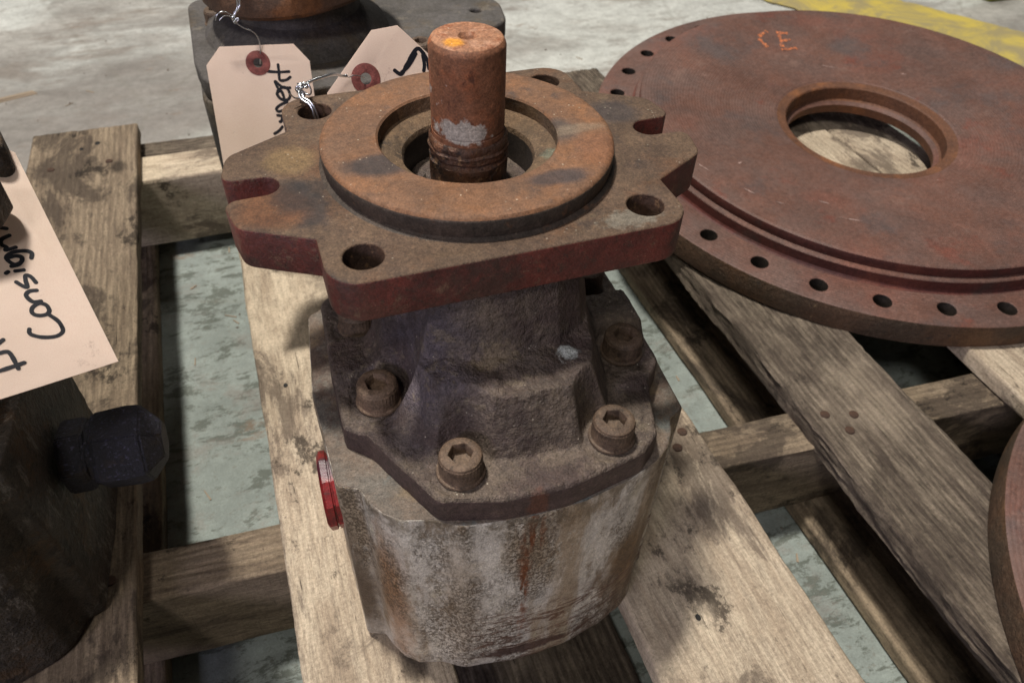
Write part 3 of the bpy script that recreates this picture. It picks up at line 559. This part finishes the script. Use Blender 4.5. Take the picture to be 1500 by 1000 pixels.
sh2 = part('shaft_sleeve', lathe('shaft_sleeve', [(18.9, 1.5), (19.7, 1.0), (20.3, 0), (20.5, -2), (20.1, -3.5), (20.9, -4.6), (20.2, -6), (20.4, -8), (19.0, -9.4), (19.5, -10.6), (20.8, -11.5), (20.6, -18), (20.4, -42)], 120, wob=1.3), 'shaft', pump)
M['sleeve'] = layered('crusty_greasy_rust', srgb(104, 68, 46), srgb(70, 52, 42), [dict(s=140, lo=.5, hi=.62, col=srgb(40, 34, 32), op=.8), dict(s=220, lo=.58, hi=.66, col=srgb(150, 118, 84), op=.6)], rough=.5, lump=(260, .0016), grain=(900, .0005))
sh2.data.materials[0] = M['sleeve']
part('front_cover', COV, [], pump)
bod = part('pump_body', body_mesh(-134, -310), ['body', 'body_top'], pump)
for i, (x, y) in enumerate(SCREWS):
    a, b = rot2(x, y); o = part('cap_screw', SCR, [], pump, PZ-115.6*S, a*S, b*S, rz=.4+i*.9)
# red port plug on the left flank: octagonal cap lying on its side
def plug_mesh():
    n = 5; vs = []; fs = []
    for r, z in ((23.6, 0), (23.6, 3.4), (22.4, 3.8), (22.4, 4.6), (23.8, 5.0), (23.8, 8.6), (21, 10.2), (8, 10.6)):
        for i in range(n*2): a = 2*math.pi*i/(n*2)+.2; q = r; vs.append((q*math.cos(a), q*math.sin(a), z))
    m = n*2
    for j in range(7): fs += [(j*m+i, j*m+(i+1) % m, (j+1)*m+(i+1) % m, (j+1)*m+i) for i in range(m)]
    fs += [tuple(range(m)), tuple(7*m+i for i in range(m))]; return mesh_from('port_plug', vs, fs, 30)
pg = part('port_plug', plug_mesh(), 'plug', pump, PZ-182*S, -.1015, -.066); pg.rotation_euler = (0, -math.pi/2, DL); pg['label'] = 'bright red plastic plug in the side port'

# --- the second pump, cut by the left edge of the picture
XL, YL, ZL = -368, 82, -22
lp = thing('gear_pump', 'dark rough gear pump at the left edge with a black fitting and paper tag', 'pump', (XL, YL, -310))
def lpart(name, me, mats, dz=0.0, parent=None):
    o = link(name, me.copy(), [], lp, (0, 0, PZ+dz*S)); o.data.materials.clear()
    for m in (mats if isinstance(mats, list) else [mats]): o.data.materials.append(M[m])
    return o
lf = lpart('mounting_flange', FL, ['dark_cast', 'dark_cast', 'dark_cast'], ZL+12.7); lf.scale = (1.06, 1.06, 1)
lpart('front_cover', COV, ['dark_cast', 'dark_cast'], ZL+12.7)
lb = link('pump_body', body_mesh(-134+ZL+12.7, -310), ['dark_cast', 'dark_cast'], lp, (0, 0, PZ))
part('pilot_ring', lathe('pilot_ring', [(40, -6), (44, 0), (74, 0), (76, -2), (76, -13)], 96), 'dark_cast', lp, PZ+(ZL+12.7)*S)
part('drive_shaft', lathe('drive_shaft', [(0.01, 46), (16, 46), (18.5, 44), (18.5, -30)], 48), 'shaft', lp, PZ+(ZL+12.7)*S)
for i, (x, y) in enumerate(SCREWS):
    a, b = rot2(x, y); o = link('cap_screw', SCR, [], lp, (a*S, b*S, PZ+(-115.6+ZL+12.7)*S))
# fitting: hex nut, neck, square-shouldered elbow block
def prism(secs, n, rot=0, flat=0):
    vs = []; fs = []
    for r, z, *dy in secs:
        for i in range(n):
            a = 2*math.pi*i/n+rot; vs.append((r*math.cos(a), r*math.sin(a), z))
    for j in range(len(secs)-1): fs += [(j*n+i, j*n+(i+1) % n, (j+1)*n+(i+1) % n, (j+1)*n+i) for i in range(n)]
    fs += [tuple(range(n)), tuple((len(secs)-1)*n+i for i in range(n))]; return vs, fs
fit = bpy.data.objects.new('hose_fitting', None); scn.collection.objects.link(fit); fit.parent = lp
fit.location = ((-262-XL)*S, (26-YL)*S, (-203+310)*S); fit.scale = (.92, .92, .97); fit.rotation_euler = (math.radians(8), math.pi/2+.05, .12)
def hexprism(name, secs, n=6, rot=0):
    vs, fs = prism(secs, n, rot); me = mesh_from(name, vs, fs, 25); bm = bmesh.new(); bm.from_mesh(me)
    bmesh.ops.bevel(bm, geom=[e for e in bm.edges if e.calc_face_angle(0) > .4], offset=1.2*S, segments=2, affect='EDGES'); bm.to_mesh(me); bm.free(); shade(me, 30)
    return link(name, me, 'black_fitting', fit)
hexprism('hex_nut', [(24, -2), (26.5, 0), (26.5, 14), (24, 16)], 6, .2)
hexprism('threaded_neck', [(22, 14), (24, 20), (24, 26)], 24)
hexprism('end_cap', [(24, 17), (28.5, 20), (30, 40), (29, 49), (15, 60)], 6, .5)

# --- the third pump, behind
bgp = thing('hydraulic_pump', 'large dark grey pump behind the square flange, rusty rim at its top', 'pump', (0, 440, -310))
def at_bg(o): o.location = (o.location[0], o.location[1], o.location[2]); return o
BZ = 310*S
bo = round_poly([(-141, -100, 16), (-60, -138, 40), (60, -138, 40), (120, -96, 30), (120, 80, 30), (60, 128, 30), (-60, 128, 30), (-141, 80, 16)], 8)
m1 = plate('pump_body', [bo], -310, -128, 3, 0); at_bg(link('pump_body', m1, 'slate_cast', bgp, (0, 0, BZ)))
co = round_poly([(-142, -60, 20), (-136, -104, 22), (-60, -140, 40), (50, -140, 30), (104, -60, 20), (158, -50, 26), (166, 0, 26), (158, 40, 26), (100, 60, 20), (50, 130, 30), (-60, 130, 30), (-142, 80, 20)], 8)
m2 = plate('mounting_plate', [co, circle(138, -12, 9, 24), circle(-118, -58, 8, 24)], -128, -108, 3, 0); link('mounting_plate', m2, 'slate_cast', bgp, (0, 0, BZ))
m3 = lathe('bearing_housing', [(88, -108), (84, -100), (62, -86), (58, -56)], 64, close=True); link('bearing_housing', m3, 'slate_cast', bgp, (-44*S, -10*S, BZ))
m4 = lathe('top_flange', [(50, -66), (82, -64), (85, -60), (85, -44), (82, -40), (50, -40)], 80, wob=1, close=True); tf = link('top_flange', m4, 'brown_cast', bgp, (-48*S, -20*S, BZ)); tf.rotation_euler = (0, -.10, 0)
for x, y in ((-76, -98), (56, -104), (-118, 20)):
    link('cap_screw', SCR, [], bgp, (x*S, y*S, BZ-108*S))

# ------------------------------------------------------------------ paper tags
def tag_obj(label, O, u, v, n, outline, strokes, eye, sw, curl=0.0, grp='manila tags'):
    """card in its own plane: O origin (mm), u/v in-plane axes; strokes are pen lines on its face"""
    u, v = Vector(u).normalized(), Vector(v); nn = u.cross(v).normalized(); v = nn.cross(u)
    if nn.dot(V(*O)-camo.location) > 0: nn = -nn; 
    e = bpy.data.objects.new('paper_tag', None); scn.collection.objects.link(e); e['label'] = label; e['category'] = 'tag'; e['group'] = grp
    Mx = Matrix((u, v, nn)).transposed().to_4x4(); Mx.translation = V(*O); e.matrix_world = Mx
    # card with a real hole, gently curled
    def bendz(a, b): return curl*((b-O2[1])**2)/1000
    O2 = eye
    cu = plate('card', [outline]+([circle(eye[0], eye[1], 3.7, 24)] if eye[2] else []), -.28, 0, .05)
    bm = bmesh.new(); bm.from_mesh(cu)
    for k in range(-12, 26):
        for co_, no_ in (((0, k*8*S, 0), (0, 1, 0)),): bmesh.ops.bisect_plane(bm, geom=bm.verts[:]+bm.edges[:]+bm.faces[:], plane_co=co_, plane_no=no_)
    for vv in bm.verts: vv.co.z += bendz(vv.co.x/S, vv.co.y/S)*S
    bm.to_mesh(cu); bm.free(); shade(cu, 40); link('card', cu, 'card', e)
    if eye[2]:
        rg = plate('reinforcement_ring', [circle(eye[0], eye[1], 9.3, 40), circle(eye[0], eye[1], 3.6, 24)], 0.03+bendz(*eye[:2]), .3+bendz(*eye[:2]), .06); link('reinforcement_ring', rg, 'ring', e)
    # pen strokes: flat ribbons with round ends
    vs = []; fs = []
    for si, st in enumerate(strokes):
        P = [Vector(q) for q in st]
        if len(P) > 2:
            Q = []
            for i in range(len(P)-1):
                p0 = P[max(0, i-1)]; p1 = P[i]; p2 = P[i+1]; p3 = P[min(len(P)-1, i+2)]
                for k in range(6):
                    t_ = k/6; Q.append(.5*((2*p1)+(p2-p0)*t_+(2*p0-5*p1+4*p2-p3)*t_*t_+(3*p1-p0-3*p2+p3)*t_**3))
            Q.append(P[-1]); P = Q
        zz = .12+si*.012
        for i in range(len(P)-1):
            d = (P[i+1]-P[i]); 
            if d.length < 1e-6: continue
            d.normalize(); q = Vector((-d.y, d.x)); wd = sw*(.9+.25*nz(P[i].x, P[i].y, si, 4))
            b = len(vs)
            for p in (P[i]+q*wd, P[i]-q*wd, P[i+1]-q*wd, P[i+1]+q*wd): vs.append((p.x, p.y, zz+bendz(p.x, p.y)))
            fs.append((b, b+1, b+2, b+3))
        for i in range(0, len(P), 1):
            b = len(vs); p = P[i]; vs += [(p.x+sw*.97*math.cos(a*math.pi/4), p.y+sw*.97*math.sin(a*math.pi/4), zz+.006+.0001*i+bendz(p.x, p.y)) for a in range(8)]; fs.append(tuple(range(b, b+8)))
    me = bpy.data.meshes.new('handwriting'); me.from_pydata([tuple(c*S for c in q) for q in vs], [], fs); link('handwriting', me, 'ink', e)
    return e
LS = [[(31.5, 31.7), (29.8, 32.3), (28.0, 31.6), (25.5, 28.2), (24.0, 23.9), (23.9, 20.5), (25.4, 17.9), (28.3, 17.4), (32.1, 18.0), (35.9, 20.1)], [(38.7, 19.3), (37.1, 21.0), (37.3, 24.4), (39.0, 26.8), (41.3, 27.0), (43.3, 25.2), (44.0, 21.8), (41.9, 19.5), (38.7, 19.3)], [(45.1, 21.1), (45.7, 24.3), (48.0, 25.8), (50.7, 26.1), (52.2, 23.9), (51.7, 20.7)], [(56.2, 19.3), (60.1, 20.3), (61.5, 22.2), (58.8, 23.3), (54.9, 23.9), (55.9, 25.6), (59.0, 27.6)], [(65.3, 25.7), (64.8, 22.0)], [(65.3, 30.1), (65.8, 29.0)], [(70.6, 16.1), (73.5, 14.9), (75.6, 17.6), (76.2, 22.9), (74.5, 26.6), (71.8, 26.6), (69.0, 24.5), (69.8, 21.2), (72.3, 20.2), (73.8, 22.4), (73.7, 25.9)], [(68.4, 26.4), (68.5, 23.0), (70.2, 20.9)], [(78.7, 20.7), (78.3, 25.5), (79.8, 24.6), (82.0, 26.2), (84.9, 25.2), (86.3, 20.9)], [(90.6, 20.7), (91.7, 23.4), (91.0, 25.7)], [(94.7, 22.3), (96.4, 25.7)], [(26.5, 50.8), (29.7, 44.5)], [(12.6, 43.8), (18.4, 43.9), (21.7, 44.3), (23.1, 45.4), (23.3, 48.1), (23.4, 50.4)], [(14.7, 40.4), (14.5, 43.4), (14.2, 51.4), (14.2, 54.5)]]
tag_obj('pink manila tag at the left edge, marked Consignment in black marker', (-201.06, -3.16, -105.09), (-.2499, .816, .5213), (-.8922, -.4032, .2035), None,
        [(0, 0), (135.7, 0), (148, 12), (148, 66), (136, 78), (0, 78)], LS, (138, 39, True), 1.15, .5)
BS = [[(13.1, -15.2), (12.9, -21.0), (12.8, -26.9), (17.6, -27.1), (21.1, -25.1)], [(4.7, -19.9), (12.6, -20.8), (20.8, -20.8)], [(19.7, -33.3), (13.8, -32.4), (8.9, -27.8), (10.6, -34.1)], [(9.7, -35.2), (14.6, -32.5), (18.0, -34.5), (18.8, -39.8), (15.7, -42.6), (11.0, -41.2), (9.0, -37.0), (12.6, -35.7), (14.2, -42.5)], [(15.8, -44.1), (10.3, -46.0), (6.7, -48.8), (8.0, -51.1), (11.1, -50.5)], [(6.8, -54.0), (10.4, -55.0), (9.1, -58.7), (7.9, -59.0)], [(9.2, -63.2), (6.1, -66.1), (2.3, -68.1)]]
tag_obj('upright manila tag on a wire in front of the large dark pump', (-88.7279, 283.15, -60.8865), (.998, -.0302, -.0552), (.0629, .4785, .8758), None,
        [(-29.0, 0), (27.3, 0), (38.2, -13.3), (38.2, -150), (-41, -150), (-41, -13.3)], BS, (-2.1, -13.2, True), 1.2, .3)
CS = [[(16.1, 11.5), (17.3, 16.2), (24.4, 15.5), (33.4, 14.6), (37.1, 15.8), (36.9, 20.0), (35.1, 24.9), (32.0, 28.4)], [(17.3, 15.6), (25, 16.9), (33.4, 16.2)], [(28.6, 26.5), (32, 24.5), (35.6, 20.5)]]
tag_obj('tilted manila tag wired to the flange hole, leaning behind the bare shaft', (-31.6429, 117.6169, -20.56), (.7147, .3949, .5773), (.6867, -.2396, -.6863), None,
        [(-22.5, -13.9), (25.6, -13.9), (39, -3.0), (39, 140), (-36, 140), (-36, -3.0)], CS, (0, 0, True), 1.3, .3)
# wires
def wire(name, label, paths, grp='tag wires'):
    e = bpy.data.objects.new(name, None); scn.collection.objects.link(e); e['label'] = label; e['category'] = 'wire'; e['group'] = grp; e.location = V(*paths[0][0][0])
    for pts, r in paths:
        o = tube('strand', [V(*p)-e.location for p in pts], r, 'wire', e)
    return e
def knot(c, r, n, seed):
    rr = random.Random(seed); return [(c[0]+rr.uniform(-r, r), c[1]+rr.uniform(-r, r)*.6, c[2]+rr.uniform(-r, r)) for _ in range(n)]
wire('tie_wire', 'bright thin wire tying the tilted tag to the flange hole', [
    ([(-69, 70, -30), (-70.5, 71, -17), (-71.3, 73, -11.5), (-75.5, 78, -9), (-76, 81, -6), (-73, 84, -5)], .75),
    ([(-68, 71, -30), (-69.0, 72, -15), (-70.8, 74.5, -10), (-74.5, 79, -8), (-74, 84, -4.5), (-72, 86, -3.2)], .55),
    (knot((-73, 83, -5.5), 4.0, 14, 3), .5), (knot((-74, 82, -7.0), 3.5, 8, 5), .4),
    ([(-73, 84, -4), (-67.8, 90, -5), (-60, 97, -6.6), (-52.2, 105, -9.4), (-46, 111, -14), (-44, 112, -14.5)], .95),
    ([(-46, 111, -13.6), (-43, 112, -15.5), (-39, 113.5, -15.6), (-35, 115.5, -17.5), (-32.5, 117.3, -19.8)], .3),
    ([(-75.5, 79, -8.5), (-79, 77, -7.5), (-81.5, 76, -4)], .45)])
wire('tie_wire', 'thin twisted wire holding the upright tag on the dark pump', [
    ([(-92, 300, 12), (-95.2, 283, -22.4), (-96.3, 282, -29.5), (-101, 281, -34.9), (-102, 281, -41.6)], .8),
    ([(-94, 300, 12), (-97, 283, -22.4), (-98, 282, -30), (-101.4, 281, -35), (-101, 281, -41)], .6),
    (knot((-101.4, 281, -38.5), 2.2, 9, 8), .55),
    ([(-101, 281, -41.6), (-97, 280.6, -45), (-90.7, 280, -48.6), (-87.6, 280, -54), (-87.4, 280, -60), (-88.6, 280.2, -68), (-90, 281.0, -75)], .45),
    ([(-102, 281, -36), (-109, 281, -32), (-114, 281, -34), (-116, 281, -38)], .35), ([(-102, 281, -38), (-108, 281, -35), (-113, 281, -38)], .35)])

# ------------------------------------------------------------------ flanged discs
RIM = plate('bolt_flange', [circle(0, 0, 336, 220), circle(0, 0, 250, 96)]+[circle(313*math.cos(math.radians(-157.3+11.25*k)), 313*math.sin(math.radians(-157.3+11.25*k)), 10.4, 28) for k in range(32)], -55.3, -26.6, 1.2, 1)
for p_ in RIM.polygons:
    q_ = math.hypot(p_.center.x, p_.center.y)/S
    if p_.material_index == 1 and 295 < q_ < 328: p_.material_index = 2
RIM.materials.append(M['disc']); RIM.materials.append(M['disc_edge']); RIM.materials.append(M['dark_bore'])
CAPM = lathe('raised_disc', [(92, -54, 2), (90, -44, 2), (89.5, -42, 0), (95, -39, 2), (97, -37, 2), (97, -21.8, 2), (98.5, -20.4, 3), (109, -19.2, 0), (110, -19.0, 0), (111, -18.2, 0)]+[(r, -18.2+18.2*((r-111)/160)**.9, 0) for r in range(126, 271, 12)]+[(281.4, 0, 0), (283.6, -1.2, 1), (284, -3, 1), (284, -10.6, 1), (283.6, -11.6, 0), (288.6, -12.6, 0), (289.4, -13.6, 1), (289.4, -24, 1), (290.6, -26, 1), (294, -26.9, 1)], 220, ang=28, wob=.0)
for m_ in ('disc', 'disc_wall', 'bore', 'bore'): CAPM.materials.append(M[m_])
d1 = thing('flanged_disc', 'large rusty flanged disc with a round hole, behind the pump to its right', 'disc', (613.2, 316.7, -235.9), 'rusty flanged discs')
nv = Vector((-.019, -.056, .998)).normalized(); X = (Vector((1, 0, 0))-nv*nv.x).normalized(); Y = nv.cross(X)
mx = Matrix((X, Y, nv)).transposed().to_4x4(); mx.translation = d1.location; d1.matrix_world = mx
link('bolt_flange', RIM, [], d1, (0, 0, 0)); link('raised_disc', CAPM, [], d1, (0, 0, 0))
marks = [[(-2.8, 231.7), (-16.6, 226.5), (-25.1, 215.6), (-23.0, 196.2)], [(9.1, 225.7), (24.7, 220.0)], [(3.9, 205.4), (20.2, 205.3)], [(-6.0, 186.5), (18.0, 184.7)], [(12.1, 225.4), (-4.1, 186.0)]]
vs = []; fs = []
random.seed(2)
for k, st in enumerate(marks):
    for a, b in zip(st, st[1:]):
        a, b = Vector(a), Vector(b); n_ = 7; d = (b-a).normalized(); q = Vector((-d.y, d.x))
        for i in range(n_):
            if random.random() < .12: continue
            p0 = a+(b-a)*(i/n_); p1 = a+(b-a)*((i+.92)/n_); wd = random.uniform(1.4, 3.6); i0 = len(vs)
            for p in (p0+q*wd, p0-q*wd, p1-q*wd*.9, p1+q*wd*.9):
                r_ = p.length; z_ = (-18.2+18.2*((min(max(r_, 111), 271)-111)/160)**.9); vs.append((p.x, p.y, z_+.35+k*.02))
            fs.append((i0, i0+1, i0+2, i0+3))
me = mesh_from('chalk_marks', vs, fs); M['chalk'] = layered('orange_crayon', srgb(206, 124, 74), srgb(176, 100, 62), [dict(s=260, lo=.48, hi=.54, col=srgb(120, 82, 68), op=.9)], base_scale=100); link('chalk_marks', me, 'chalk', d1)
sc_ = [[(-160.7, -158.4), (-138.9, -171.2)], [(-233.8, -87.0), (-226.5, -100.4)], [(-213.3, -41.4), (-205, -38.6)], [(-212.8, -117.5), (-203.8, -124.0)], [(-261.0, -32.9), (-254.8, -50.2)], [(-162.1, -125.6), (-153.3, -133.4)], [(30, 140), (48, 128)], [(120, 90), (128, 84)]]
vs = []; fs = []
for a, b in sc_:
    a, b = Vector(a), Vector(b); d = (b-a).normalized(); q = Vector((-d.y, d.x)); i0 = len(vs)
    for f, wd in ((0, .2), (.3, 1.0), (.7, .8), (1, .1)):
        for sgn in (1, -1): p = a+(b-a)*f+q*wd*sgn; vs.append((p.x, p.y, -18.2+18.2*((min(max(p.length, 111), 271)-111)/160)**.9+.5))
    fs += [(i0+2*j, i0+2*j+1, i0+2*j+3, i0+2*j+2) for j in range(3)]
M['scratch'] = layered('bright_scratch', srgb(160, 136, 128), srgb(140, 116, 108), [dict(s=200, lo=.5, hi=.58, col=srgb(112, 84, 74), op=.9)], base_scale=120); link('scratches', mesh_from('scratches', vs, fs), 'scratch', d1)['kind'] = 'stuff'
d2 = thing('flanged_disc', 'rusty flanged disc cut by the right edge, on the grey weathered board', 'disc', (613, -404, -254.5), 'rusty flanged discs')
d2.rotation_euler.z = .35
link('bolt_flange', RIM, [], d2, (0, 0, 0)); link('raised_disc', CAPM, [], d2, (0, 0, 0))

# ------------------------------------------------------------------ odds and ends on the floor
vs = [(0, 0, 0), (62, 7, 0), (61, 13, 0), (-2, 6, 0), (2, 1, 5), (60, 8.5, 4), (58, 12, 4.5), (0, 5, 5)]
so = link('wood_splinter', mesh_from('wood_splinter', [(x*1.5, y*1.5, z) for x, y, z in vs], [(0, 1, 2, 3), (4, 5, 6, 7), (0, 1, 5, 4), (1, 2, 6, 5), (2, 3, 7, 6), (3, 0, 4, 7)]), 'splinter')
so.location = V(-545, 1075, -443.5); so.rotation_euler.z = .2; so['label'] = 'pale splinter of wood on the floor behind the pallet, left'; so['category'] = 'splinter'
random.seed(11)
vs = []; fs = []
for k in range(420):
    x, y = random.uniform(-700, 1500), random.uniform(-100, 1600); r = random.uniform(.5, 2.2)*(1.6 if random.random() < .1 else 1); i0 = len(vs)
    for (a, b, c) in ((1, 0, 0), (0, 1, 0), (-1, 0, 0), (0, -1, 0), (0, 0, 1)): vs.append((x+a*r*random.uniform(.6, 1.3), y+b*r*random.uniform(.6, 1.3), .3+c*r*.8))
    fs += [(i0, i0+1, i0+4), (i0+1, i0+2, i0+4), (i0+2, i0+3, i0+4), (i0+3, i0, i0+4)]
gm = link('grit', mesh_from('grit', vs, fs), 'body_top'); gm['kind'] = 'stuff'
random.seed(5); vs = []; fs = []
for k in range(38):
    x, y = random.choice([(random.uniform(-240, -150), random.uniform(0, 560)), (random.uniform(205, 300), random.uniform(-250, 560)), (random.uniform(-650, 900), random.uniform(690, 1500))]); a = random.uniform(0, 3.14); L = random.uniform(2, 9); W_ = random.uniform(.5, 1.6); i0 = len(vs)
    for (p, q, h) in ((-L, -W_, 0), (L, -W_*.6, 0), (L, W_*.6, 0), (-L, W_, 0), (-L, -W_, .9), (L, -W_*.5, 1.3), (L, W_*.5, 1.1), (-L, W_, .8)): vs.append((x+p*math.cos(a)-q*math.sin(a), y+p*math.sin(a)+q*math.cos(a), .2+h))
    fs += [tuple(i0+j for j in f) for f in ((0, 1, 2, 3), (4, 5, 6, 7), (0, 1, 5, 4), (1, 2, 6, 5), (2, 3, 7, 6), (3, 0, 4, 7))]
wc = link('wood_chips', mesh_from('wood_chips', vs, fs), 'splinter'); wc['kind'] = 'stuff'
# blurred olive bin and pale cabinet foot at the far right
ol = thing('plastic_bin', 'olive green ribbed bin on the floor, cut by the top right corner', 'bin', (1640, 1075, -FLOOR))
link('bin_body', plate('bin_body', [round_poly([(-42, -60, 14), (42, -60, 14), (42, 60, 14), (-42, 60, 14)], 5)], 1, 320, 4, 0), 'olive', ol)
for k in range(4): link('rib', plate('rib', [round_poly([(-30+k*20-3, -64, 1.5), (-30+k*20+3, -64, 1.5), (-30+k*20+3, -60.5, 1.5), (-30+k*20-3, -60.5, 1.5)], 2)], 8, 300, .6, 0), 'olive', ol)
cb = thing('pale_cabinet', 'pale sheet metal cabinet corner beside the olive bin', 'cabinet', (1800, 960, -FLOOR))
link('cabinet_body', plate('cabinet_body', [round_poly([(-80, -60, 6), (120, -60, 6), (120, 140, 6), (-80, 140, 6)], 4)], 14, 700, 3, 0), 'white', cb)
link('plinth', plate('plinth', [round_poly([(-66, -48, 4), (110, -48, 4), (110, 130, 4), (-66, 130, 4)], 3)], 0.5, 14, 1, 0), 'dark_hole', cb)
